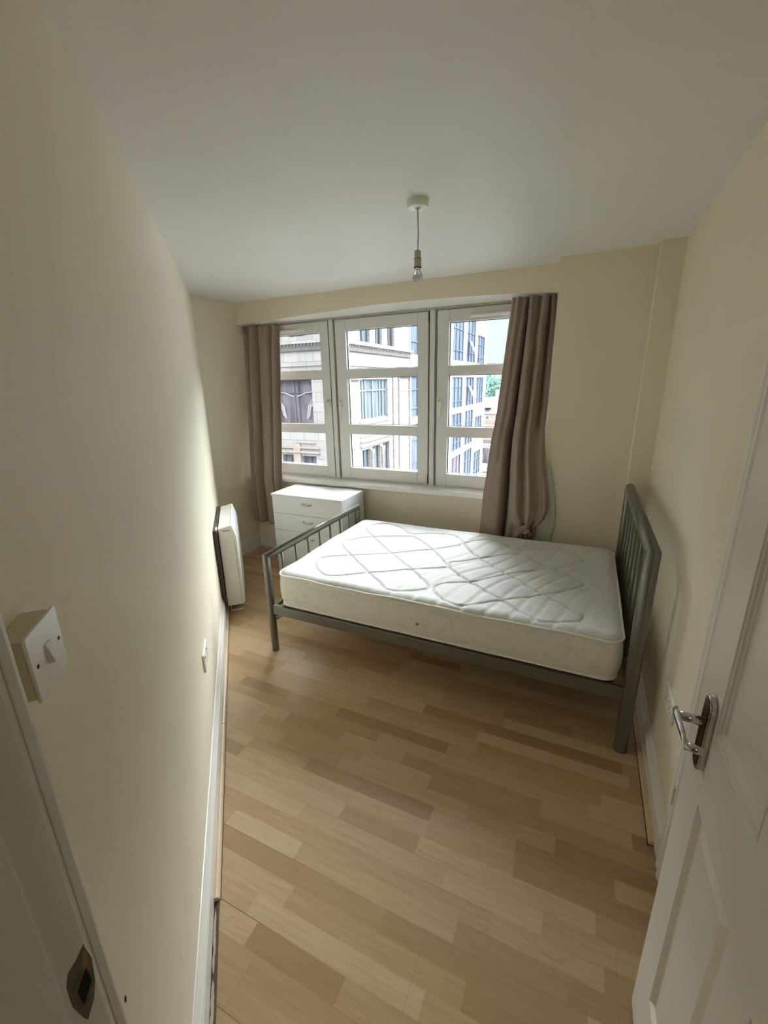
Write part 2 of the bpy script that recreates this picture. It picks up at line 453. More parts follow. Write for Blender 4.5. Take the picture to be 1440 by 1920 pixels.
# ------------------------------------------------------------------ skirting and beading
skp = [(0, 0), (.017, 0), (.017, .088), (.0135, .092), (.0135, .097), (.0165, .101), (.0165, .108), (.011, .114), (.0115, .122), (.007, .130), (.0075, .137), (.004, .143), (.003, .150), (0, .152)]
bm = B(); extr(bm, skp, WL(0, 0, 0), WL(SJ - .01, 0, 0), LN)
struct('baseboard_left', bm, gloss_m)
bm = B(); extr(bm, skp, (XL, YL - .02, 0), (XL, YW, 0), (1, 0, 0), c1=-1)
extr(bm, skp, (XL, YW, 0), (-.254, YW, 0), (0, -1, 0), c0=1)
struct('baseboard_window', bm, gloss_m)
bm = B(); extr(bm, skp, (-.254, 3.2435, 0), (.281, 3.2435, 0), (0, -1, 0)); extr(bm, skp, (.281, 3.172, 0), (XR, 3.172, 0), (0, -1, 0))
extr(bm, skp, (XR, 1.432, 0), (XR, 3.172, 0), (-1, 0, 0))
struct('baseboard_right', bm, gloss_m)
def quad(r): return [(0, 0), (r, 0), (r, r * .35), (r * .9, r * .65), (r * .65, r * .9), (r * .35, r), (0, r)]
bm = B(); off = [(a + .017, b_) for a, b_ in quad(.019)]
extr(bm, off, WL(.02, 0, 0), WL(2.235, 0, 0), LN); extr(bm, off, WL(2.239, 0, 0), WL(3.06, 0, 0), LN)
struct('trim_1', bm, bead_m)
bm = B(); extr(bm, off, (XR, 1.47, 0), (XR, 3.15, 0), (-1, 0, 0)); extr(bm, off, (XL, YL, 0), (XL, YW - .02, 0), (1, 0, 0)); extr(bm, off, (XL + .02, YW, 0), (-.26, YW, 0), (0, -1, 0))
struct('trim_2', bm, bead_m)
# dark expansion gaps beside the beading, and the open dirty gap where the beading has come off
bm = B(); box(bm, .05, 3.06, .036, .0385, 0, .0012, T=WL); struct('trim_3', bm, gap_m)
bm = B(); box(bm, XR - .0385, XR - .036, 1.46, 3.15, 0, .0012); box(bm, XR - .04, XR - .0, 1.465, 1.469, 0, .0012); box(bm, XR - .012, XR, 1.40, 1.46, 0, .0012); struct('trim_4', bm, gap_m)
bm = B(); box(bm, 3.06, SJ - .01, .017, .034, 0, .0014, T=WL); struct('trim_5', bm, debris_m)
# peeled strips lying in the gap
def strip(s0, s1, o0, o1, n, z=.003, wv=.003):
    bm = B(); top = []; 
    A = []; C = []
    for i in range(n + 1):
        s = s0 + (s1 - s0) * i / n
        e = .25 + .75 * math.sin(math.pi * min(1, max(0, i / n))) ** .4
        mid = (o0 + o1) / 2 + random.uniform(-wv, wv) * .4; hw = (o1 - o0) / 2 * e + random.uniform(-wv, wv) * .3
        A.append((s, mid - hw)); C.append((s, mid + hw))
    pts = A + C[::-1]
    lo = [bm.verts.new(WL(s, o, .0014)) for s, o in pts]; hi = [bm.verts.new(WL(s, o, z)) for s, o in pts]
    m_ = len(pts); bm.faces.new(lo[::-1]); bm.faces.new(hi)
    for i in range(m_): bm.faces.new((lo[i], lo[(i + 1) % m_], hi[(i + 1) % m_], hi[i]))
    return bm
for args, lb in (((3.09, 3.26, .019, .0265, 16), 'curled scrap of peeled beading in the dirty floor gap, nearer the bed'),
                 ((3.275, 3.42, .019, .028, 16), 'curled scrap of peeled beading in the dirty floor gap, nearest the doorway')):
    bm = strip(*args, z=.007); o = obj('peeled_scrap', bm, peel_m, origin=WL(args[0], .024, .0014)); tag(o, lb, 'scrap', 'scraps in the floor gap')

# ------------------------------------------------------------------ window
t = empty('window_1', (-1.667, 3.53, .80)); t['kind'] = 'structure'
yf0, yf1 = 3.500, 3.575
bm = B()
box(bm, XL, -.254, yf0, yf1, .795, .815); box(bm, XL, -.254, yf0, yf1, 2.205, 2.235)
box(bm, XL, -3.005, yf0, yf1, .80, 2.22); box(bm, -.272, -.254, yf0, yf1, .80, 2.22)
for xm in (-2.117, -1.181): box(bm, xm - .04, xm + .04, yf0 + .012, yf1, .80, 2.22)
obj('window_frame', bm, upvc_m, t, bevel=.003)
for xm in (-2.117, -1.181):
    obj('mullion_cover', boxb(xm - .021, xm + .021, 3.478, yf0 + .012, .797, 2.226), upvc_m, t, bevel=.004)
obj('frame_head_strip', boxb(XL, -.254, 3.47, 3.499, 2.209, 2.2235), simple('grubby_sealant', (.48, .45, .38), .7, var=.2, scale=10), t)
def sash(x0, x1, gl, gr):
    bm = B(); y0, y1 = 3.487, 3.552
    z0, z1 = .815, 2.205
    box(bm, x0, gl, y0, y1, z0, z1); box(bm, gr, x1, y0, y1, z0, z1)
    for a, b_ in ((z0, .917), (1.229, 1.315), (1.720, 1.795), (2.112, z1)): box(bm, gl, gr, y0, y1, a, b_)
    s = obj('sash', bm, upvc_m, t, bevel=.004)
    for a, b_ in ((.917, 1.229), (1.315, 1.720), (1.795, 2.112)):
        g = B(); box(g, gl - .005, gr + .005, 3.524, 3.530, a - .005, b_ + .005); obj('pane', g, glass_m, s)
        k = B(); e = .006
        box(k, gl, gl + e, 3.519, 3.5235, a, b_); box(k, gr - e, gr, 3.519, 3.5235, a, b_)
        box(k, gl, gr, 3.519, 3.5235, a, a + e * .7); box(k, gl, gr, 3.519, 3.5235, b_ - e * .7, b_); obj('gasket', k, gask_m, s)
    return s
sashes = [sash(-3.0, -2.150, -2.90, -2.238), sash(-2.080, -1.215, -1.976, -1.309), sash(-1.143, -.275, -1.047, -.375)]
# dark seams between sashes and frame
for x in (-2.1485, -2.0815, -1.2135, -1.1445): obj('seal', boxb(x - .002, x + .002, 3.49, 3.4995, .815, 2.205), gask_m, t)
def handle(x, par, sgn, rot=0):
    bm = B(); box(bm, x - .014, x + .014, 3.476, 3.487, 1.47, 1.545); obj('handle_base', bm, plast_m, par, bevel=.003)
    bm = B(); tube(bm, [(x, 3.476, 1.525), (x, 3.452, 1.525), (x + sgn * .003, 3.446, 1.515), (x + sgn * .006, 3.444, 1.47), (x + sgn * .003, 3.446, 1.40)], [.009, .009, .009, .0085, .006], 10)
    h = obj('handle', bm, plast_m, par, smooth=True)
    obj('keyhole', boxb(x - .003, x + .003, 3.4750, 3.4762, 1.480, 1.487), hole_m, par)
handle(-2.172, sashes[0], -1); handle(-2.047, sashes[1], 1); handle(-1.110, sashes[2], 1)
for par, x0, x1 in ((sashes[0], -2.86, -2.372), (sashes[2], -.879, -.40)):
    bm = B(); extr(bm, [(0, 0), (.022, .004), (.026, .016), (.012, .026), (0, .026)], (x0, 3.487, 2.132), (x1, 3.487, 2.132), (0, -1, 0)); obj('trickle_vent', bm, plast_m, par)
for z0, z1 in ((2.13, 2.20), (.822, .90)):
    bm = B(); box(bm, -1.217, -1.209, 3.482, 3.497, z0, z1); obj('hinge', bm, blackp_m, sashes[1], bevel=.002)
# sill
bm = B(); extr(bm, [(0, 0), (.175, 0), (.185, .008), (.185, .038), (.178, .046), (0, .046)], (XL + .07, 3.53, .754), (-.254, 3.53, .754), (0, -1, 0))
struct('trim_6', bm, simple('white_sill_paint', (.86, .86, .84), .3, var=.02))

# ------------------------------------------------------------------ curtains
def lerp_tab(tab, z):
    if z >= tab[0][0]: return tab[0][1]
    for (a, va), (b_, vb) in zip(tab, tab[1:]):
        if z >= b_:
            k = (a - z) / (a - b_); k = k * k * (3 - 2 * k) if False else k
            return va + (vb - va) * k
    return tab[-1][1]
def curtain_surface(z0, z1, Lf, Rf, Yf, fold, nu=220, nv=90):
    bm = B(); g = []
    for j in range(nv + 1):
        z = z0 + (z1 - z0) * j / nv; row = []
        for i in range(nu + 1):
            u = i / nu; xl, xr = lerp_tab(Lf, z), lerp_tab(Rf, z)
            dx, dy, dz = fold(u, z)
            row.append(bm.verts.new((xl + (xr - xl) * u + dx, lerp_tab(Yf, z) + dy, z + dz)))
        g.append(row)
    for j in range(nv):
        for i in range(nu): bm.faces.new((g[j][i], g[j][i + 1], g[j + 1][i + 1], g[j + 1][i]))
    return bm
def ridge(u, c, w_, sharp=1.0):
    d = (u - c) / w_
    return math.exp(-abs(d) ** (2 * sharp))
t = empty('curtain', (-2.84, 3.36, .335), 'brown curtain hanging at the left end of the window behind the chest of drawers', 'curtain', 'curtains at the window')
def foldL(u, z):
    v = (2.2 - z) / 1.87; top = math.exp(-v * 9)
    dy = 0
    for c, w_, d in ((.13, .05, .075), (.40 - .03 * v, .055, .095), (.77, .04, .070), (.93, .03, .045)): dy += d * ridge(u, c, w_) * (.45 + .55 * min(1, v * 3))
    dy -= .040 * ridge(u, .25 + .02 * v, .08) + .040 * ridge(u, .60, .12) + .034 * ridge(u, .86, .05)
    dy -= .014 * top * math.sin(2 * math.pi * u * 8)
    if v < .5: dy -= .026 * ridge(u, .06 + .50 * v, .045) * (1 - v / .5)
    dy -= .003 * math.sin(2 * math.pi * (u * 6 + v))
    return .010 * math.sin(2 * math.pi * u * 3.2) * (1 - top), dy, 0
bm = curtain_surface(2.205, .335, [(2.21, -3.040), (1.5, -3.035), (.9, -3.02), (.335, -3.02)], [(2.21, -2.615), (1.5, -2.635), (.76, -2.640), (.335, -2.615)],
                     [(2.21, 3.420), (1.4, 3.355), (.85, 3.285), (.335, 3.275)], foldL)
obj('cloth', bm, cur_m, t, smooth=True, solid=.003)
bm = B()
for k in range(7): tube(bm, [(-3.02 + k * .065, 3.43, 2.206), (-3.02 + k * .065, 3.43, 2.222)], .006, 8)
obj('hook', bm, plast_m, t)['kind'] = 'stuff'

t = empty('curtain', (-.42, 3.3, .5), 'long brown curtain with knotted hem above the mattress, right end of the window', 'curtain', 'curtains at the window')
def foldR(u, z):
    v = (2.235 - z) / 1.715
    top = math.exp(-v * 9)
    # named pleats: two broad ones left of the deep valley, three right of it
    dy = 0
    val = ridge(u, .37 - .02 * v, .026 + .016 * v)            # the deep dark valley
    dy += .125 * val * min(1, v * 4 + .25)
    dy -= .040 * ridge(u, .14 + .04 * v, .10) * (1 - .5 * v)
    dy -= .014 * ridge(u, .27, .05)
    dy -= .055 * ridge(u, .50 + .03 * v, .09)
    dy += .026 * ridge(u, .625, .04) * (1 - .3 * v)
    dy -= .058 * ridge(u, .735 - .02 * v, .07)
    dy += .060 * ridge(u, .85, .04) * min(1, max(0, 1 - (v - .42) / .15))
    dy -= .020 * ridge(u, .93, .05)
    dy -= .014 * top * math.sin(2 * math.pi * u * 7)
    # diagonal pull line from the top right down to the valley
    if v < .45: dy -= .030 * ridge(u, .86 - .38 * v / .3, .045) * max(0, 1 - v / .42)
    dy -= .0025 * math.sin(2 * math.pi * (u * 7 + v * .8))
    dx = 0; dz = 0
    # gathering towards the knot
    if v > .845 and u > .40:
        q = (v - .845) / .10; q = min(1.1, q ** 1.6)
        uc = .60
        wgt = min(1, (u - .40) / .08) * q
        xt = -.332 + (u - uc) * .10
        xl, xr = lerp_tab(RL, z), lerp_tab(RR, z)
        dx = (xt - (xl + (xr - xl) * u)) * wgt * .66
        dy -= .045 * math.sin(math.pi * min(1, q)) * wgt + .012 * math.sin(2 * math.pi * u * 13) * q
        dz = .035 * wgt
    return dx, dy, dz
RL = [(2.235, -.570), (1.9, -.588), (1.34, -.618), (.85, -.662), (.45, -.680)]
RR = [(2.235, -.268), (1.9, -.266), (1.34, -.262), (1.1, -.236), (.85, -.188), (.68, -.176), (.45, -.20)]
bm = curtain_surface(2.228, .47, RL, RR, [(2.235, 3.430), (1.9, 3.385), (1.45, 3.300), (1.27, 3.215), (1.1, 3.205), (.85, 3.190), (.6, 3.180), (.45, 3.185)], foldR, 260, 110)
obj('cloth', bm, cur_m, t, smooth=True, solid=.003)
# lining hanging out behind the cloth
def foldN(u, z):
    return (.008 * math.sin(u * 9 + z * 4), .006 * math.sin(u * 13), 0)
bm = curtain_surface(1.12, .50, [(1.12, -.262), (.9, -.262), (.5, -.30)], [(1.12, -.222), (.95, -.175), (.75, -.138), (.62, -.135), (.5, -.160)], [(1.12, 3.238), (.5, 3.228)], foldN, 30, 40)
obj('lining', bm, lin_m, t, smooth=True, solid=.002, label='pale lining cloth')
# knot: tightly twisted loop of the same cloth
bm = B(); pts = []
for i in range(26):
    a = 2 * math.pi * i / 25 * 1.15 + .4
    pts.append((-.340 + .026 * math.cos(a), 3.122 + .010 * math.sin(a * 2), .622 + .024 * math.sin(a)))
tube(bm, pts, [.012 + .005 * math.sin(i * .8) for i in range(26)], 12)
tube(bm, [(-.385, 3.130, .560), (-.372, 3.122, .600), (-.345, 3.120, .632), (-.315, 3.125, .622), (-.295, 3.135, .575)], [.018, .015, .013, .016, .02], 12)
obj('knot', bm, cur_m, t, smooth=True)

# ------------------------------------------------------------------ chest of drawers
t = empty('chest_of_drawers', (-2.13, 3.14, 0), 'white four-drawer chest under the window sill with small silver bow handles', 'chest of drawers')
cx0, cx1, cy0, cy1 = -2.492, -1.772, 2.952, 3.335
bm = B(); box(bm, cx0, cx0 + .016, cy0, cy1, 0, .732); box(bm, cx1 - .016, cx1, cy0, cy1, 0, .732); box(bm, cx0 + .016, cx1 - .016, cy1 - .01, cy1, .02, .732)
box(bm, cx0 + .016, cx1 - .016, cy0 + .02, cy0 + .034, 0, .10); box(bm, cx0 + .016, cx1 - .016, cy0 + .02, cy1 - .01, .10, .112)
obj('carcass', bm, chest_m, t, bevel=.001)
obj('top_panel', boxb(cx0 - .010, cx1 + .004, 2.938, cy1 + .003, .732, .750), chest_m, t, bevel=.002)
for k, (a, b_) in enumerate(((.577, .731), (.418, .574), (.260, .415), (.102, .257))):
    d = obj('drawer', boxb(cx0 + .001, cx1 - .001, 2.942, 2.958, a, b_), chest_m, t, bevel=.0015)
    zc = a + (.105 if k == 0 else .103)
    bm = B(); pp = []
    for i in range(11):
        q = i / 10; pp.append((-2.174 + .106 * q, 2.942 - .024 * math.sin(math.pi * q) ** .8, zc - .010 * math.sin(math.pi * q)))
    tube(bm, pp, [.0045 + .0018 * abs(1 - 2 * i / 10) for i in range(11)], 10, up=(0, 0, 1))
    obj('handle', bm, chrome_m, d, smooth=True, label='silver bow handle')
obj('gap_shadow_board', boxb(cx0 + .016, cx1 - .016, 2.960, 2.966, .112, .730), gap_m, t)  # dark board added behind the drawer fronts as painted shade in their gaps

# ------------------------------------------------------------------ storage heater on the left wall
t = empty('panel_heater', WL(.71, .09, .06), 'white wall panel heater coming loose from the left wall, dark bracket behind', 'heater')
s0, s1 = .39, 1.04
prof = [(.035, .062), (.146, .062), (.158, .075), (.150, .615), (.128, .690), (.118, .700), (.035, .684)]
def heater_prof(pr, a, b_):
    bm = B(); A = [bm.verts.new(WL(a, o, z)) for o, z in pr]; C = [bm.verts.new(WL(b_, o, z)) for o, z in pr]; n = len(pr)
    for i in range(n): bm.faces.new((A[i], A[(i + 1) % n], C[(i + 1) % n], C[i]))
    bm.faces.new(A[::-1]); bm.faces.new(C); return bm
obj('body', heater_prof(prof, s0, s1), heat_m, t, bevel=.005)
obj('front_cover', heater_prof([(.150, .075), (.163, .082), (.156, .615), (.132, .697), (.124, .704), (.120, .696), (.144, .612)], s0 - .002, s1 + .003), heat_m, t, bevel=.003)
bm = heater_prof([(.1575, .606), (.161, .600), (.1345, .685), (.130, .690)], s0 + .04, s1 - .10); obj('air_outlet', bm, heatg_m, t)
bm = B(); box(bm, s1 - .0005, s1 + .0015, .062, .118, .6645, .668, T=WL); obj('end_seam', bm, gap_m, t)
bm = B(); box(bm, s1, s1 + .0012, .139, .1405, .09, .60, T=WL); obj('cover_seam', bm, gap_m, t)
bm = B(); box(bm, .36, 1.07, .002, .006, .07, .68, T=WL); box(bm, .36, 1.07, .006, .030, .655, .68, T=WL)
box(bm, 1.045, 1.07, .006, .030, .08, .655, T=WL); box(bm, .36, .385, .006, .030, .08, .655, T=WL)
obj('wall_bracket', bm, rust_m, t, bevel=.001)
bm = B(); box(bm, 1.0, 1.06, .018, .03, .655, .69, T=WL); obj('bracket_clip', bm, plast_m, t, bevel=.003)
for s in (.50, .985):
    bm = B(); box(bm, s, s + .022, .052, .056, .003, .062, T=WL); box(bm, s, s + .022, .052, .140, 0, .0035, T=WL); obj('foot', bm, plast_m, t, bevel=.001)

# ------------------------------------------------------------------ bed frame
BX, BY, BL, BW = -1.711, 1.912, 2.008, 1.185
HX = BX + BL
t = empty('bed_frame', (BX + BL / 2, BY + BW / 2, 0), 'grey metal bed frame with barred headboard against the right wall', 'bed frame')
def board(x, ztop, r, nb, rb, zlow):
    y0, y1 = BY, BY + BW
    for y, sg in ((y0, 1), (y1, -1)):
        bm = B(); tube(bm, [(x, y, 0), (x, y, ztop)], r, 28, miter=(None, (0, sg, 1)), up=(0, 1, 0))
        obj('post', bm, bed_m, t, smooth=False, bevel=.001)
    bm = B(); tube(bm, [(x, y0, ztop), (x, y1, ztop)], r, 28, miter=((0, 1, 1), (0, -1, 1)))
    obj('top_rail', bm, bed_m, t)
    bm = B(); tube(bm, [(x, y0 + r * .9, zlow), (x, y1 - r * .9, zlow)], .014, 14); obj('lower_rail', bm, bed_m, t, smooth=True)
    for k in range(nb):
        y = y0 + BW * (k + 1) / (nb + 1)
        bm = B(); tube(bm, [(x, y, zlow + .010), (x, y, ztop - r * .85)], rb, 14, up=(0, 1, 0)); obj('bar', bm, bed_m, t, smooth=True)
board(BX, .660, .0235, 7, .0085, .30)
board(HX, .986, .0295, 7, .0115, .30)
for o in [c for c in t.children if c.name.startswith(('post', 'top_rail'))]:
    for p in o.data.polygons: p.use_smooth = len(p.vertices) == 4
for y in (BY, BY + BW):
    a, b_ = (y - .010, y + .016) if y == BY else (y - .016, y + .010)
    obj('side_rail', boxb(BX + .022, HX - .027, a, b_, .272, .336), bed_m, t, bevel=.003)
obj('centre_rail', boxb(BX + .02, HX - .025, BY + BW / 2 - .015, BY + BW / 2 + .015, .285, .318), bed_m, t)
for pa in ([(BX + .006, BY + .012, .215), (BX + .09, BY + .012, .275)], [(BX, BY + .02, .235), (BX + .10, BY + .10, .275)]): obj('corner_brace', tube(B(), pa, .006, 8), bed_m, t)
obj('centre_leg', tube(B(), [(BX + BL / 2, BY + BW / 2, 0), (BX + BL / 2, BY + BW / 2, .29)], .014, 12), bed_m, t, smooth=True)
for k in range(13):
    x = BX + .10 + k * .148
    bm = B(); box(bm, x, x + .053, BY + .022, BY + BW - .022, .319, .3285); s = obj('slat', bm, slat_m, t)
    for ya in (BY + .0165, BY + BW - .055): obj('slat_holder', boxb(x - .006, x + .062, ya, ya + .0385, .3285, .3425), blackp_m, s)

# ------------------------------------------------------------------ mattress with stitched quilting
C1 = [(-1.51, 2.851), (-1.384, 2.722), (-1.116, 2.472), (-0.877, 2.257), (-0.738, 2.121), (-0.728, 2.054), (-0.817, 1.993), (-0.92, 1.966), (-0.995, 2.031), (-1.112, 2.124), (-1.351, 2.332), (-1.513, 2.483), (-1.522, 2.569), (-1.377, 2.708), (-1.134, 2.821), (-1.05, 2.799), (-0.884, 2.636), (-0.722, 2.437), (-0.719, 2.379), (-0.884, 2.273), (-1.112, 2.124), (-1.302, 2.01), (-1.397, 2.026), (-1.499, 2.122), (-1.508, 2.225), (-1.351, 2.332), (-1.116, 2.472), (-0.884, 2.636), (-0.736, 2.767), (-0.738, 2.869), (-0.829, 2.969), (-1.007, 2.94), (-1.137, 2.877), (-1.259, 2.98), (-1.402, 3.021), (-1.515, 2.944)]
C2 = [(-0.69, 2.786), (-0.55, 2.611), (-0.337, 2.423), (-0.114, 2.239), (0.058, 2.108), (0.078, 2.068), (0.05, 2.014), (-0.062, 1.955), (-0.137, 1.954), (-0.312, 2.086), (-0.521, 2.243), (-0.673, 2.378), (-0.702, 2.466), (-0.635, 2.514), (-0.522, 2.623), (-0.376, 2.747), (-0.288, 2.769), (-0.113, 2.606), (0.061, 2.483), (0.068, 2.427), (0.027, 2.379), (-0.114, 2.239), (-0.312, 2.086), (-0.463, 1.962), (-0.533, 1.944), (-0.647, 2.018), (-0.684, 2.079), (-0.663, 2.152), (-0.521, 2.243), (-0.337, 2.423), (-0.113, 2.606), (0.042, 2.759), (0.068, 2.839), (0.009, 2.924), (-0.111, 2.959), (-0.313, 2.841), (-0.459, 2.954), (-0.578, 2.959), (-0.693, 2.861)]
def catmull(P, k=6):
    P = np.array(P); n = len(P); out = []
    for i in range(n):
        a, b_, c, d = P[i - 1], P[i], P[(i + 1) % n], P[(i + 2) % n]
        for q in range(k):
            s = q / k
            out.append(.5 * ((2 * b_) + (-a + c) * s + (2 * a - 5 * b_ + 4 * c - d) * s * s + (-a + 3 * b_ - 3 * c + d) * s ** 3))
    out.append(out[0]); return np.array(out)
MX0, MX1, MY0, MY1, MZ0, MZ1 = -1.650, .252, 1.903, 3.092, .3435, .566
def seg_dist(px, py, C):
    d = np.full(px.shape, 9.)
    for a, b_ in zip(C[:-1], C[1:]):
        ab = b_ - a; L2 = ab @ ab + 1e-12
        tt = np.clip(((px - a[0]) * ab[0] + (py - a[1]) * ab[1]) / L2, 0, 1)
        d = np.minimum(d, np.hypot(px - a[0] - tt * ab[0], py - a[1] - tt * ab[1]))
    return d
t = empty('mattress', ((MX0 + MX1) / 2, (MY0 + MY1) / 2, MZ0), 'white quilted small double mattress with swirl stitching lying on the metal bed frame', 'mattress')
nx, ny = 270, 170
def rounded(u, v, R=.085):
    """map unit square to a rectangle with rounded corners: shrink rows near the corners"""
    x = MX0 + (MX1 - MX0) * u; y = MY0 + (MY1 - MY0) * v
    return x, y
U, V = np.meshgrid(np.linspace(0, 1, nx + 1), np.linspace(0, 1, ny + 1), indexing='ij')
# superellipse-like corner rounding
Wd, Ht, R = MX1 - MX0, MY1 - MY0, .075
Xc = (U - .5) * Wd; Yc = (V - .5) * Ht
ax = np.abs(Xc) - (Wd / 2 - R); ay = np.abs(Yc) - (Ht / 2 - R)
inc = (ax > 0) & (ay > 0)
mxr = np.maximum(ax, ay); ln_ = np.hypot(ax, ay) + 1e-9
k = np.where(inc, mxr / ln_, 1)
Xn = np.where(inc, np.sign(Xc) * ((Wd / 2 - R) + ax * k), Xc) + (MX0 + MX1) / 2
Yn = np.where(inc, np.sign(Yc) * ((Ht / 2 - R) + ay * k), Yc) + (MY0 + MY1) / 2
dist = np.minimum(seg_dist(Xn, Yn, catmull(C1)), seg_dist(Xn, Yn, catmull(C2)))
edge = np.where(inc, R - mxr, np.minimum.reduce([Xn - MX0, MX1 - Xn, Yn - MY0, MY1 - Yn]))
Z = np.full(Xn.shape, MZ1)
Z -= .0085 * np.exp(-(dist / .0055) ** 2)
Z += .0042 * (1 - np.exp(-(dist / .05) ** 1.4))
# general soft unevenness + ripples (short wrinkles running across the bed)
def nz(a, b_, c, d): return np.sin(a * Xn + b_ * Yn + c) * np.sin(d * Yn - a * .5 * Xn + c * 2)
Z += .0025 * nz(6, 3, 1, 7) + .0012 * nz(17, 9, 2, 15)
rip = np.sin((Xn * .9 - Yn * .42) * 62 + 1.5 * np.sin(Yn * 9) + 2 * np.sin(Xn * 5))
m1 = np.exp(-((Xn + .35) / .75) ** 2)
Z -= .0036 * m1 * np.clip(rip - .35, 0, 1) * 1.8
# edge roll down and dip near the seams, slightly dished middle
Z -= .020 * np.exp(-(edge / .016) ** 1.2)
Z += .004 * np.exp(-((edge - .05) / .03) ** 2)
bm = B()
vv = [[bm.verts.new((Xn[i, j], Yn[i, j], Z[i, j])) for j in range(ny + 1)] for i in range(nx + 1)]
for i in range(nx):
    for j in range(ny): bm.faces.new((vv[i][j], vv[i + 1][j], vv[i + 1][j + 1], vv[i][j + 1]))
obj('quilted_top', bm, matt_m, t, smooth=True)
# stitched seams
stitch_m = simple('grey_stitching', (.40, .39, .36), .7)
for C_ in (C1, C2):
    K = catmull(C_, 10); bm = B(); zs_ = MZ1 - .0085 + .0018
    tube(bm, [(p[0], p[1], zs_ + .0025 * math.sin(6 * p[0] + 3 * p[1] + 1) * math.sin(7 * p[1] - 3 * p[0] + 2) + .0012 * math.sin(17 * p[0] + 9 * p[1] + 2) * math.sin(15 * p[1] - 8.5 * p[0] + 4)) for p in K], .0012, 6)
    obj('stitching', bm, stitch_m, t, smooth=True)
# border: loop of the outline with a bulging profile
def outline(n=60, R=.075, grow=0):
    P = []; hw, hh = Wd / 2 + grow, Ht / 2 + grow; cx_, cy_ = (MX0 + MX1) / 2, (MY0 + MY1) / 2
    for (sx, sy, a0) in ((1, 1, 0), (-1, 1, 90), (-1, -1, 180), (1, -1, 270)):
        for i in range(11):
            a = math.radians(a0 + 9 * i); P.append((cx_ + sx * (hw - R) + R * math.cos(a), cy_ + sy * (hh - R) + R * math.sin(a)))
    # resample evenly
    P.append(P[0]); P = np.array(P); d = np.r_[0, np.cumsum(np.hypot(*np.diff(P, axis=0).T))]
    s = np.linspace(0, d[-1], n + 1)[:-1]
    return np.c_[np.interp(s, d, P[:, 0]), np.interp(s, d, P[:, 1])]
OUT = outline(420); cen = np.array([(MX0 + MX1) / 2, (MY0 + MY1) / 2])
nrm = np.roll(OUT, -1, 0) - np.roll(OUT, 1, 0); nrm = np.c_[nrm[:, 1], -nrm[:, 0]]; nrm /= np.linalg.norm(nrm, axis=1)[:, None]
bm = B(); rings = []
nz_ = 16
for j in range(nz_ + 1):
    q = j / nz_; z = MZ0 + .004 + (MZ1 - .018 - MZ0 - .004) * q
    bul = .010 * math.sin(math.pi * q) ** .6 - .006 - (.012 * (1 - q) ** 6)
    ring = []
    for i, (p, n_) in enumerate(zip(OUT, nrm)):
        wob = .0018 * math.sin(i * .33 + 3 * q) + .0012 * math.sin(i * .81 + 5 * q)
        pp = p + n_ * (bul + wob * math.sin(math.pi * q)); ring.append(bm.verts.new((pp[0], pp[1], z)))
    rings.append(ring)
M_ = len(OUT)
for j in range(nz_):
    for i in range(M_): bm.faces.new((rings[j][i], rings[j][(i + 1) % M_], rings[j + 1][(i + 1) % M_], rings[j + 1][i]))
bm.faces.new(rings[0][::-1])
obj('border', bm, mside_m, t, smooth=True)
for z, g_, wb in ((MZ1 - .013, -.002, .0035), (MZ0 + .010, -.010, .0)):
    pts = [tuple((p + n_ * g_)) + (z + wb * math.sin(i * .12) + wb * .4 * math.sin(i * .31),) for i, (p, n_) in enumerate(zip(OUT, nrm))]
    bm = B(); rr = .006; ringsp = []
    for i in range(M_):
        p = Vector(pts[i]); tdir = (Vector(pts[(i + 1) % M_]) - Vector(pts[i - 1])).normalized(); a = tdir.cross(Vector((0, 0, 1))).normalized(); b_ = a.cross(tdir)
        ringsp.append([bm.verts.new(p + a * rr * math.cos(x * math.pi / 4) + b_ * rr * math.sin(x * math.pi / 4)) for x in range(8)])
    for i in range(M_):
        for x in range(8): bm.faces.new((ringsp[i][x], ringsp[i][(x + 1) % 8], ringsp[(i + 1) % M_][(x + 1) % 8], ringsp[(i + 1) % M_][x]))
    obj('piping', bm, piping_m, t, smooth=True)
def eyelet(x, y, z):
    bm = B()
    for a in range(20):
        pass
    bmesh.ops.create_circle(bm, segments=20, radius=.0085, cap_ends=True, matrix=Matrix.Translation((x, y, z)) @ Matrix.Rotation(math.pi / 2, 4, 'X'))
    r = bmesh.ops.extrude_face_region(bm, geom=bm.faces[:]); bmesh.ops.translate(bm, verts=[v for v in r['geom'] if isinstance(v, bmesh.types.BMVert)], vec=(0, -.006, 0))
    obj('air_vent', bm, knotbtn_m, t, bevel=.001)
eyelet(-.712, MY0 - .004, .435)

# ------------------------------------------------------------------ pendant lamp holder
t = empty('pendant_light', (-.748, 1.993, H), 'bare bulb on a short flex hanging from a white ceiling rose', 'pendant light')
PX, PY = -.748, 1.993
obj('ceiling_rose', lathe(B(), [(.030, -.030), (.041, -.028), (.0445, -.022), (.046, -.004), (.047, 0)], (PX, PY, H), 40), plast_m, t, smooth=False, bevel=.001)
obj('rose_cap', lathe(B(), [(.006, -.036), (.010, -.034), (.013, -.0295)], (PX, PY, H), 24), plast_m, t, smooth=True)
bm = B(); tube(bm, [(PX, PY, H - .034), (PX + .0005, PY, H - .08), (PX + .0025, PY, H - .12), (PX + .001, PY, H - .17), (PX, PY, 2.222)], .0032, 10); obj('flex', bm, cordm, t, smooth=True)
bm = lathe(B(), [(.004, .068), (.013, .066), (.0145, .060), (.0150, .036), (.0150, .0345), (.0165, .034), (.0165, .0325), (.0155, .032), (.0160, .004), (.0168, .003), (.0168, 0), (.012, 0)], (PX, PY, 2.155), 32)
obj('lamp_holder', bm, simple('aged_white_plastic', (.55, .50, .44), .4, var=.08, scale=60), t, smooth=True)
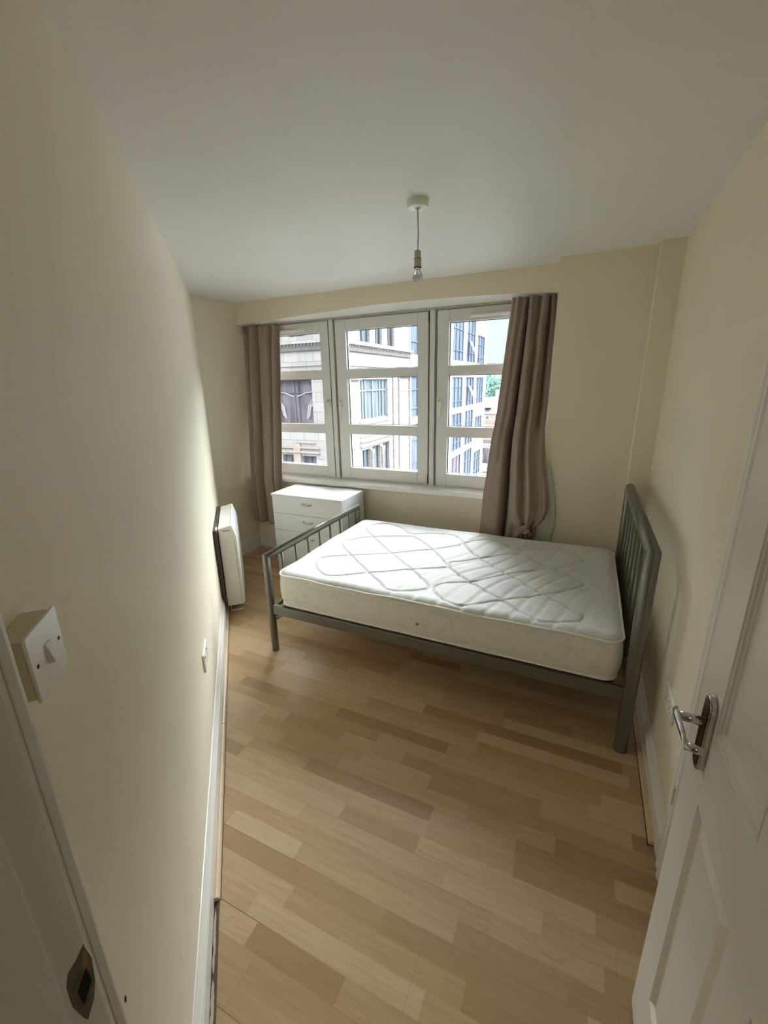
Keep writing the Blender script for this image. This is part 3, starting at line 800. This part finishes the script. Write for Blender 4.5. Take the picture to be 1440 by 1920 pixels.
bm = lathe(B(), [(.0169, .0012), (.0172, -.0008), (.015, -.002)], (PX, PY, 2.155), 24); obj('holder_ring', bm, gap_m, t, smooth=True)
obj('holder_ring', lathe(B(), [(.0152, .0352), (.0170, .0345), (.0170, .033), (.0152, .0325)], (PX, PY, 2.155), 24), gap_m, t, smooth=True)
bm = lathe(B(), [(.0105, .004), (.0105, -.006), (.0125, -.012), (.0190, -.022), (.0222, -.031), (.0228, -.038), (.0205, -.047), (.0150, -.055), (.0075, -.060), (.001, -.0612)], (PX, PY, 2.153), 32)
obj('bulb', bm, bulb_m, t, smooth=True, label='clear round light bulb')

# ------------------------------------------------------------------ light switch and sockets
t = empty('light_switch', WL(3.675, 0, 1.32), 'white single rocker light switch on a raised box by the doorway', 'light switch')
sa, sb, za, zb = 3.628, 3.710, 1.334, 1.414
obj('back_box', (lambda bm: (box(bm, sa + .001, sb - .001, 0, .030, za + .003, zb - .003, T=WL), bm)[1])(B()), simple('yellowed_plastic', (.66, .58, .40), .4), t, bevel=.002)
bm = B(); box(bm, sa, sb, .030, .034, za, zb, T=WL); obj('face_plate', bm, plast_m, t, bevel=.001)
mid = (sa + sb) / 2; zm = (za + zb) / 2
bm = B(); hexa(bm, [WL(mid - .007, .033, zm - .012), WL(mid + .007, .033, zm - .012), WL(mid + .007, .0415, zm - .012), WL(mid - .007, .0415, zm - .012),
                    WL(mid - .007, .033, zm + .012), WL(mid + .007, .033, zm + .012), WL(mid + .007, .0355, zm + .012), WL(mid - .007, .0355, zm + .012)]); obj('rocker', bm, plast_m, t, bevel=.0006)
for sgn in (-1, 1):
    bm = B(); box(bm, mid + sgn * .030 - .0022, mid + sgn * .030 + .0022, .0341, .0346, zm - .0022, zm + .0022, T=WL); obj('screw', bm, gap_m, t, bevel=.001)
def socket(name, T, s0, s1, z0, z1, label):
    c = T((s0 + s1) / 2, 0, z0)
    t = empty(name, c, label, 'socket')
    bm = B(); box(bm, s0, s1, 0, .010, z0, z1, T=T); obj('face_plate', bm, plast_m, t, bevel=.002)
    w_ = s1 - s0; zc = (z0 + z1) / 2
    for cx in (s0 + w_ * .27, s0 + w_ * .73):
        bm = B()
        box(bm, cx - .002, cx + .002, .0101, .0106, zc + .004, zc + .012, T=T)
        for d in (-.011, .011): box(bm, cx + d - .003, cx + d + .003, .0101, .0106, zc - .012, zc - .008, T=T)
        obj('outlet_holes', bm, gap_m, t)
        bm = B(); box(bm, cx + .010, cx + .018, .010, .0135, zc + .018, zc + .032, T=T); obj('rocker', bm, plast_m, t, bevel=.0008)
    return t
socket('wall_socket', WL, 2.245, 2.391, .437, .523, 'white double wall socket low on the left wall')
def WR(s, o, z): return (XR - o, s, z)
socket('wall_socket', WR, 1.620, 1.766, .424, .510, 'white double wall socket on the right wall behind the door handle')
# screw hole low on the left wall beside the doorway
o = obj('wall_plug', boxb(3.6555, 3.6605, .0002, .0012, .722, .731, T=WL), gap_m, origin=WL(3.658, 0, .722)); tag(o, 'tiny dark screw hole with wall plug beside the doorway', 'wall plug')

# ------------------------------------------------------------------ second doorway in the right wall (mostly behind the open leaf)
t = empty('door_2', (XR, .9, 0)); t['kind'] = 'structure'
ap = [(0, 0), (.012, 0), (.016, .006), (.016, .014), (.011, .019), (.011, .024), (.020, .030), (.022, .040), (.018, .046), (.013, .050), (.013, .056), (.021, .062), (.024, .072), (.024, .086), (.018, .092), (.018, .100), (0, .100)]
def arch(y, sgn, z1, c1):
    bm = B(); P0 = Vector((XR, y, 0)); n = len(ap)
    A = [bm.verts.new((XR - a, y - sgn * b_, 0)) for a, b_ in ap]; C = [bm.verts.new((XR - a, y - sgn * b_, z1 - (b_ if c1 else 0))) for a, b_ in ap]
    for i in range(n): bm.faces.new((A[i], A[(i + 1) % n], C[(i + 1) % n], C[i]))
    bm.faces.new(A[::-1]); bm.faces.new(C); return bm
bm = arch(1.432, 1, 2.10, True)
bm2 = arch(.42, -1, 2.10, True); me_ = bpy.data.meshes.new('tmp'); bm2.to_mesh(me_); bm.from_mesh(me_); bm2.free(); bpy.data.meshes.remove(me_)
A = [bm.verts.new((XR - a, 1.432 - b_, 2.10 - b_)) for a, b_ in ap]; C = [bm.verts.new((XR - a, .42 + b_, 2.10 - b_)) for a, b_ in ap]
for i in range(len(ap)): bm.faces.new((A[i], A[(i + 1) % len(ap)], C[(i + 1) % len(ap)], C[i]))
obj('architrave', bm, gloss_m, t)
obj('door_panel', boxb(XR - .012, XR, .52, 1.332, .005, 2.0), door_m, t)
bm = B(); box(bm, XR - .0265, XR - .024, 1.352, 1.362, .33, .40); obj('paint_chip', bm, simple('chipped_paint', (.42, .36, .28), .8, var=.8, scale=90), t)

# ------------------------------------------------------------------ open panelled door leaf
t = empty('door_3', (.30, .582, 0)); t['kind'] = 'structure'
LX0, LX1, LY0, LY1, LZ0, LZ1 = .278, .322, .201, .963, .008, 1.985
# face with pressed panels: grid of y and z cuts
pan_y = [(LY1 - .117, LY1 - .345), (LY1 - .445, LY1 - .662 + .01)]
pan_z = [(.235, .852), (1.024, 1.60), (1.69, 1.885)]
def panel_door():
    bm = B()
    ys = sorted({LY0, LY1, *[a for p in pan_y for a in p]}); zs_ = sorted({LZ0, LZ1, *[a for p in pan_z for a in p]})
    for side, X0, sg in ((0, LX0, 1), (1, LX1, -1)):
        for y0, y1 in zip(ys, ys[1:]):
            for z0, z1 in zip(zs_, zs_[1:]):
                isp = any(abs(min(p) - y0) < 1e-6 and abs(max(p) - y1) < 1e-6 for p in pan_y) and any(abs(p[0] - z0) < 1e-6 and abs(p[1] - z1) < 1e-6 for p in pan_z)
                if not isp:
                    v = [bm.verts.new(q) for q in ((X0, y0, z0), (X0, y1, z0), (X0, y1, z1), (X0, y0, z1))]; bm.faces.new(v)
                else:
                    steps = [(0, 0), (.002, .004), (.006, .004), (.008, .0015), (.013, .001), (.015, .006), (.019, .0065), (.021, .010), (.026, .011), (.030, .011)] if z0 > 1 else \
                            [(0, 0), (.003, .004), (.006, .003), (.010, .009), (.014, .010), (.020, .010), (.040, .003), (.043, .003)]
                    pr = None
                    for ins, dep in steps:
                        x = X0 + sg * dep
                        ring = [bm.verts.new(q) for q in ((x, y0 + ins, z0 + ins), (x, y1 - ins, z0 + ins), (x, y1 - ins, z1 - ins), (x, y0 + ins, z1 - ins))]
                        if pr:
                            for i in range(4): bm.faces.new((pr[i], pr[(i + 1) % 4], ring[(i + 1) % 4], ring[i]))
                        pr = ring
                    bm.faces.new(pr)
    for q in (((LX0, LY0, LZ0), (LX1, LY0, LZ0), (LX1, LY0, LZ1), (LX0, LY0, LZ1)), ((LX0, LY1, LZ0), (LX1, LY1, LZ0), (LX1, LY1, LZ1), (LX0, LY1, LZ1)),
              ((LX0, LY0, LZ0), (LX1, LY0, LZ0), (LX1, LY1, LZ0), (LX0, LY1, LZ0)), ((LX0, LY0, LZ1), (LX1, LY0, LZ1), (LX1, LY1, LZ1), (LX0, LY1, LZ1))):
        bm.faces.new([bm.verts.new(p) for p in q])
    bmesh.ops.remove_doubles(bm, verts=bm.verts, dist=1e-5)
    return bm
leaf = obj('door_leaf', panel_door(), door_m, t)
# lever handle on a long rounded back plate
hy, hz0, hz1 = .877, .914, 1.084
def stadium(y, z0, z1, r, x0, x1, n=12):
    bm = B(); P = []
    for i in range(n + 1):
        a = math.pi * i / n; P.append((y + r * math.cos(a), z1 - r + r * math.sin(a)))
    for i in range(n + 1):
        a = math.pi + math.pi * i / n; P.append((y + r * math.cos(a), z0 + r + r * math.sin(a) ))
    A = [bm.verts.new((x1, a, b_)) for a, b_ in P]; C = [bm.verts.new((x0, a, b_)) for a, b_ in P]; m_ = len(P)
    bm.faces.new(A); bm.faces.new(C[::-1])
    for i in range(m_): bm.faces.new((A[i], A[(i + 1) % m_], C[(i + 1) % m_], C[i]))
    return bm
hp = obj('handle_plate', stadium(hy, hz0, hz1, .0225, LX0 - .012, LX0), chrome_m, t, bevel=.003)
obj('plate_inset', stadium(hy, hz0 + .008, hz1 - .008, .0145, LX0 - .0128, LX0 - .0118), simple('dark_bronze_inset', (.12, .09, .07), .25, .9), hp)
bm = B(); tube(bm, [(LX0 - .009, 0.874, 1.025), (LX0 - .030, 0.874, 1.026), (LX0 - .056, 0.872, 1.028)], [.0105, .009, .0085], 16)
obj('lever_neck', bm, chrome_m, hp, smooth=True)
bm = B(); xo = LX0 - .057
tube(bm, [(xo, 0.886, 1.029), (xo - .001, 0.870, 1.029), (xo, 0.820, 1.031), (xo + .001, 0.783, 1.031)], [.0095, .010, .0085, .008], 16, sx=.55, up=(0, 0, 1))
tube(bm, [(xo + .0, 0.787, 1.031), (xo + .016, 0.782, 1.031), (xo + .028, 0.782, 1.031)], [.007, .0075, .0068], 14)
obj('lever', bm, chrome_m, hp, smooth=True, label='polished lever with a returned end')
for z in (hz0 + .014, hz1 - .012):
    obj('screw', lathe(B(), [(.0036, -.0006), (.0034, -.0016), (.001, -.0018)], (LX0 - .0105, hy, z), 14, axis='X'), chrome_m, hp)

# ------------------------------------------------------------------ outside: street and buildings
GZ = -12.5
struct('ground', boxb(-90, 60, 3.8, 260, GZ - .3, GZ), asph_m)
def facade(bm, axis, plane, depth, u0, u1, z0, z1, holes, out):
    """wall slab with openings; axis 'y': plane y=const spanning x; axis 'x': plane x=const spanning y. out=+1 means slab lies at plane..plane+depth"""
    us = sorted({u0, u1, *[h[0] for h in holes], *[h[1] for h in holes]}); zz = sorted({z0, z1, *[h[2] for h in holes], *[h[3] for h in holes]})
    for a, b_ in zip(us, us[1:]):
        run = None
        for c, d in zip(zz, zz[1:]):
            hole = any(h[0] <= a + 1e-6 and h[1] >= b_ - 1e-6 and h[2] <= c + 1e-6 and h[3] >= d - 1e-6 for h in holes)
            if hole:
                if run: put(bm, axis, plane, depth, a, b_, run[0], run[1], out); run = None
            else: run = (run[0], d) if run else (c, d)
        if run: put(bm, axis, plane, depth, a, b_, run[0], run[1], out)
def put(bm, axis, plane, depth, a, b_, c, d, out):
    p0, p1 = sorted((plane, plane + depth * out))
    if axis == 'y': box(bm, a, b_, p0, p1, c, d)
    else: box(bm, p0, p1, a, b_, c, d)
SX, SY = -14.51, 24.0
def ext_window(parent, axis, plane, out, a, b_, c, d, gm, cols, rows, fw=.06, rec=.35, fm=None):
    """one window: dark frame with bars (part) and its glass (sub-part), set back in the opening"""
    bm = B(); pl_ = plane + out * rec
    put(bm, axis, pl_, .08, a, a + fw, c, d, out); put(bm, axis, pl_, .08, b_ - fw, b_, c, d, out)
    put(bm, axis, pl_, .08, a, b_, c, c + fw, out); put(bm, axis, pl_, .08, a, b_, d - fw, d, out)
    for q in cols: u = a + (b_ - a) * q; put(bm, axis, pl_, .07, u - fw / 2, u + fw / 2, c, d, out)
    for q in rows: z = c + (d - c) * q; put(bm, axis, pl_, .07, a, b_, z - fw / 2, z + fw / 2, out)
    f = obj('window', bm, fm or frm_m, parent)
    bm = B(); put(bm, axis, pl_ + out * .09, .03, a, b_, c, d, out); obj('pane', bm, gm, f)
# --- pale stone building on the corner
t = empty('stone_building', (SX - 5, SY + 5, GZ), 'pale stone office building on the corner opposite with a carved cornice band', 'building')
zb_, ztop = GZ, 11.5
winF = [(-19.2, -16.22, -.86, 2.02), (-25.5, -20.6, -.86, 2.02)]
winFl = [(-19.0, -18.0, -6.0, -2.88), (-17.42, -16.22, -6.0, -2.92), (-21.2, -20.0, -6.0, -2.9)]
winFu = [(-17.75, -16.45, 4.60, 7.8), (-20.4, -19.0, 4.60, 7.8)]
bm = B(); facade(bm, 'y', SY, .5, -34, SX, zb_, ztop, winF + winFl + winFu, 1)
winS = [(27.40, 32.00, -.86, 2.02)]
winSl = [(27.40, 28.65, -7.0, -2.95), (29.05, 30.40, -7.0, -2.88), (30.95, 32.15, -7.0, -2.85)]
winSu = [(27.55, 29.10, 4.45, 8.5), (29.95, 31.15, 4.45, 8.5), (32.10, 33.40, 4.45, 8.5)]
facade(bm, 'x', SX, .5, SY + .5, 36.75, zb_, ztop, winS + winSl + winSu, -1)
box(bm, -34, SX - .5, SY + .5, 36.75, ztop - .3, ztop); box(bm, -34, -33.5, SY + .5, 36.75, zb_, ztop)
obj('wall', bm, stone_m, t)
bm = B(); box(bm, -34.0, SX + .32, SY - .32, SY - .001, 4.16, 4.34); box(bm, SX + .001, SX + .32, SY - .32, 36.7, 4.16, 4.34)
box(bm, -34.0, SX + .10, SY - .10, SY - .001, 2.84, 2.90); box(bm, SX + .001, SX + .10, SY - .10, 36.75, 2.84, 2.90)
obj('cornice', bm, stone_m, t)
bm = B(); box(bm, -34.0, SX + .14, SY - .14, SY - .001, 3.76, 4.16); box(bm, SX + .001, SX + .14, SY - .14, 36.75, 3.76, 4.16); obj('carved_band', bm, stoned_m, t, label='dark carved band')
bm = B(); u = SY
while u < 36.6: box(bm, SX + .14, SX + .20, u, u + .11, 4.04, 4.16); u += .26
u = -30.0
while u < SX: box(bm, u, u + .11, SY - .20, SY - .14, 4.04, 4.16); u += .26
obj('dentils', bm, stone_m, t)['kind'] = 'stuff'
for a, b_, c, d in winF: ext_window(t, 'y', SY, 1, a, b_, c, d, winD_m, (.33, .66) if b_ - a > 3.5 else (.45, .55), (.72,), .07)
for a, b_, c, d in winFl + winFu: ext_window(t, 'y', SY, 1, a, b_, c, d, winA_m, (.5,), (.6,), .06, .3)
for a, b_, c, d in winS: ext_window(t, 'x', SX, -1, a, b_, c, d, winA_m, (.12, .22, .48, .74, .86), (.72,), .08, .15, simple('pale_window_frame', (.22, .26, .29), .6))
for a, b_, c, d in winSl + winSu: ext_window(t, 'x', SX, -1, a, b_, c, d, winA_m, (.5,), (.55,), .06, .2)
# surround mouldings of the lower windows, pilasters between, tree-shaped ironwork in the big corner window
bm = B()
box(bm, -21.5, -15.9, SY - .12, SY, -2.42, -2.30); box(bm, -21.5, -15.9, SY - .16, SY, -2.72, -2.60); box(bm, -18.0, -17.42, SY - .10, SY, -6, -2.1)
box(bm, -17.75, -16.2, SY - .08, SY, -2.06, -1.96)
obj('string_course', bm, brownst_m, t); bm = B(); box(bm, SX, SX + .16, 27.1, 32.5, -2.72, -2.58); box(bm, SX, SX + .12, 27.1, 32.5, -2.38, -2.26); box(bm, SX, SX + .10, 27.1, 30.3, -2.0, -1.9)
obj('string_course', bm, brownst_m, t)
for y in (28.85, 30.68):
    bm = B(); tube(bm, [(SX + .05, y, -7), (SX + .05, y, -3.5), (SX + .05, y, -3.3), (SX + .05, y, -3.05)], [.16, .13, .17, .24], 12); obj('colonnette', bm, stone_m, t, smooth=True)
bm = B()
for a, b_ in ((32.9, 33.0), (34.1, 34.25), (36.5, 36.75)): box(bm, SX, SX + .12, a, b_, GZ, 2.3)
box(bm, SX, SX + .2, 34.1, 36.75, 2.15, 2.35); box(bm, SX, SX + .06, 34.1, 36.75, 1.05, 1.12); box(bm, SX, SX + .2, 24.0, 27.3, 1.95, 2.15)
box(bm, SX, SX + .10, 27.1, 32.3, -1.12, -.90)
obj('pilaster', bm, stone_m, t)
for cx_, sg in ((-16.9, 1), (-18.6, -1)):
    bm = B()
    for k in range(3): tube(bm, [(cx_ + sg * (.1 * k), SY + .28, -.5 + .1 * k), (cx_ + sg * (.15 + .1 * k), SY + .28, .3), (cx_ + sg * (.55 + .1 * k), SY + .28, .85 - .15 * k)], .035, 6)
    tube(bm, [(cx_ - sg * .7, SY + .28, .95), (cx_, SY + .28, 1.2), (cx_ + sg * .6, SY + .28, 1.25)], .03, 6)
    obj('window_ironwork', bm, render_m, t, label='pale branching ironwork')
# --- white rendered office block further along
t = empty('office_block', (SX - 5, 52, GZ), 'white rendered office block beyond the stone building with tall gridded windows', 'building')
cols_ = [(36.95, 42.6), (43.9, 48.5), (49.85, 54.4), (55.85, 60.3), (61.5, 65.9)]
holes = []
for i, (a, b_) in enumerate(cols_):
    last = i == 4
    holes += [(a, b_, 4.04, 7.68 if last else 9.2), (a, b_, -1.36, 2.24)]
    if last: holes += [(a, b_, -6.3, -3.15), (a, b_, GZ + .6, -8.2)]
    else: holes += [(a, b_, -6.5, -1.99), (a, b_, GZ + .6, -7.24)]
bm = B(); facade(bm, 'x', SX + .05, .5, 36.78, 67.7, GZ, 13, holes, -1)
box(bm, -34, SX - .46, 67.2, 67.7, GZ, 13); box(bm, -34, SX - .46, 36.8, 67.2, 12.7, 13)
obj('wall', bm, render_m, t)
for i, (a, b_, c, d) in enumerate(holes):
    ext_window(t, 'x', SX + .05, -1, a, b_, c, d, winD_m if i == 11 else winB_m, (.34, .68), (.22, .68) if d - c > 3.3 else (.6,), .08, .06)
for y, z in ((57.2, 5.3), (57.4, -.2)):
    bm = B(); hexa(bm, [(SX + .75, y, z - .2), (SX + .80, y, z - .2), (SX + .80, y + 1.1, z - .2), (SX + .75, y + 1.1, z - .2), (SX, y, z + 1.3), (SX + .05, y, z + 1.3), (SX + .05, y + 1.1, z + 1.3), (SX, y + 1.1, z + 1.3)]); obj('open_casement', bm, render_m, t)
# --- farther things seen past the curtain
def far_block(name, x0, x1, y0, y1, z1, mat, label, roof=None, wins=()):
    t = empty(name, ((x0 + x1) / 2, (y0 + y1) / 2, GZ), label, 'building')
    obj('wall', boxb(x0, x1, y0, y1, GZ, z1), mat, t)
    if roof:
        bm = B(); A = [bm.verts.new(p) for p in ((x0 - .4, y0 - .4, z1), (x1 + .4, y0 - .4, z1), (x1 + .4, y1 + .4, z1), (x0 - .4, y1 + .4, z1))]
        r0, r1 = bm.verts.new((x0, (y0 + y1) / 2, z1 + roof)), bm.verts.new((x1, (y0 + y1) / 2, z1 + roof))
        bm.faces.new(A[::-1]); bm.faces.new((A[0], A[1], r1, r0)); bm.faces.new((A[2], A[3], r0, r1)); bm.faces.new((A[1], A[2], r1)); bm.faces.new((A[3], A[0], r0))
        obj('roof', bm, slate_m, t)
    for (a, b_, c, d) in wins:
        bm = B(); box(bm, a, b_, y0 - .08, y0, c, d); f = obj('window', bm, render_m, t); bm = B(); box(bm, a + .25, b_ - .25, y0 - .1, y0 - .08, c + .25, d - .25); obj('pane', bm, winB_m, f)
    return t
tb = far_block('brick_house', -22.5, -10, 95, 106, -5.0, brick_m, 'red brick house with a slate roof and white windows beyond the office block', roof=3.2, wins=((-20.2, -19.0, -6.4, -5.3), (-18.1, -17.0, -6.4, -5.3), (-16.2, -15.1, -6.4, -5.3), (-14, -13, -6.4, -5.3)))
bm = B(); box(bm, -18.9, -17.9, 99, 100.2, -3, -.3); obj('chimney', bm, render_m, tb)
bm = B(); hexa(bm, [(-20.8, 94.8, -3.8), (-19, 94.8, -3.8), (-19, 99, -3.8), (-20.8, 99, -3.8), (-19.95, 94.8, -1.9), (-19.85, 94.8, -1.9), (-19.85, 99, -1.9), (-19.95, 99, -1.9)]); obj('gable', bm, brownst_m, tb)
far_block('low_white_shed', -24, -8, 90, 94, -7.2, render_m, 'low white-walled shed in front of the brick house')
t = empty('canopy', (-16, 80, GZ), 'long low white canopy with a railing above the tracks', 'canopy')
obj('deck', boxb(-26, -6, 79.0, 80.0, -9.95, -9.35), render_m, t)
obj('back_wall', boxb(-26, -6, 81.0, 81.4, GZ, -7.0), track_m, t)
for x in (-24, -21, -18, -15, -12, -9):
    obj('post', boxb(x - .1, x + .1, 79.05, 79.3, GZ, -7.6), render_m, t)
for z in (-7.7, -8.4): obj('handrail', boxb(-26, -6, 79.05, 79.2, z - .07, z + .07), render_m, t)
t = empty('railway_platform', (-14, 68, GZ), 'dark striped railway platform directly under the white canopy', 'platform')
obj('wall', boxb(-26, -6, 76.2, 76.5, GZ, -9.6), winD_m, t)
for k in range(6):
    obj('roof_strip', boxb(-26, -6, 68.4 + k * 1.3, 69.1 + k * 1.3, GZ, GZ + .3), track_m if k % 2 == 0 else brownst_m, t)
t = empty('train_roof', (-10, 62, GZ), 'dark striped roofs at street level beside the far end of the office block', 'roof')
for k in range(6):
    obj('roof_strip', boxb(-13.6, -6, 56 + k * 2.0, 57.2 + k * 2.0, GZ, GZ + .3), track_m if k % 2 == 0 else brownst_m, t)
# trees
def tree(x, y, z0, z1, r, n, label):
    t = empty('tree', (x, y, GZ), label, 'tree', 'trees on the skyline')
    obj('trunk', tube(B(), [(x, y, GZ), (x + .2, y, z0 + .4)], [.45, .25], 8), trunk_m, t, smooth=True)
    bm = B(); zc = (z0 + z1) / 2; hz_ = (z1 - z0) / 2
    lobes = [(x + random.uniform(-.6, .6) * r, y + random.uniform(-.6, .6) * r, zc + random.uniform(-.5, .6) * hz_, random.uniform(.4, .6) * r) for _ in range(9)]
    for i in range(n):
        lx, ly, lz, lr = random.choice(lobes); d = Vector([random.gauss(0, 1) for _ in range(3)]).normalized() * lr * random.uniform(.7, 1.05)
        p = Vector((lx, ly, lz)) + d; s = random.uniform(.22, .5); a = Vector([random.gauss(0, 1) for _ in range(3)]).normalized(); b_ = a.orthogonal().normalized() * s; c = a.cross(b_)
        q = [bm.verts.new(p + e) for e in (b_, c, -b_, -c)]; bm.faces.new(q)
    obj('foliage', bm, leaf_m, t)
    return t
tree(-25.0, 121, -3.5, 3.2, 4.6, 1500, 'tall hazy green tree on the skyline right beside the office block')
tree(-19.0, 130, -3.5, 2.2, 4.2, 1300, 'lower hazy green tree on the skyline nearer the right curtain')
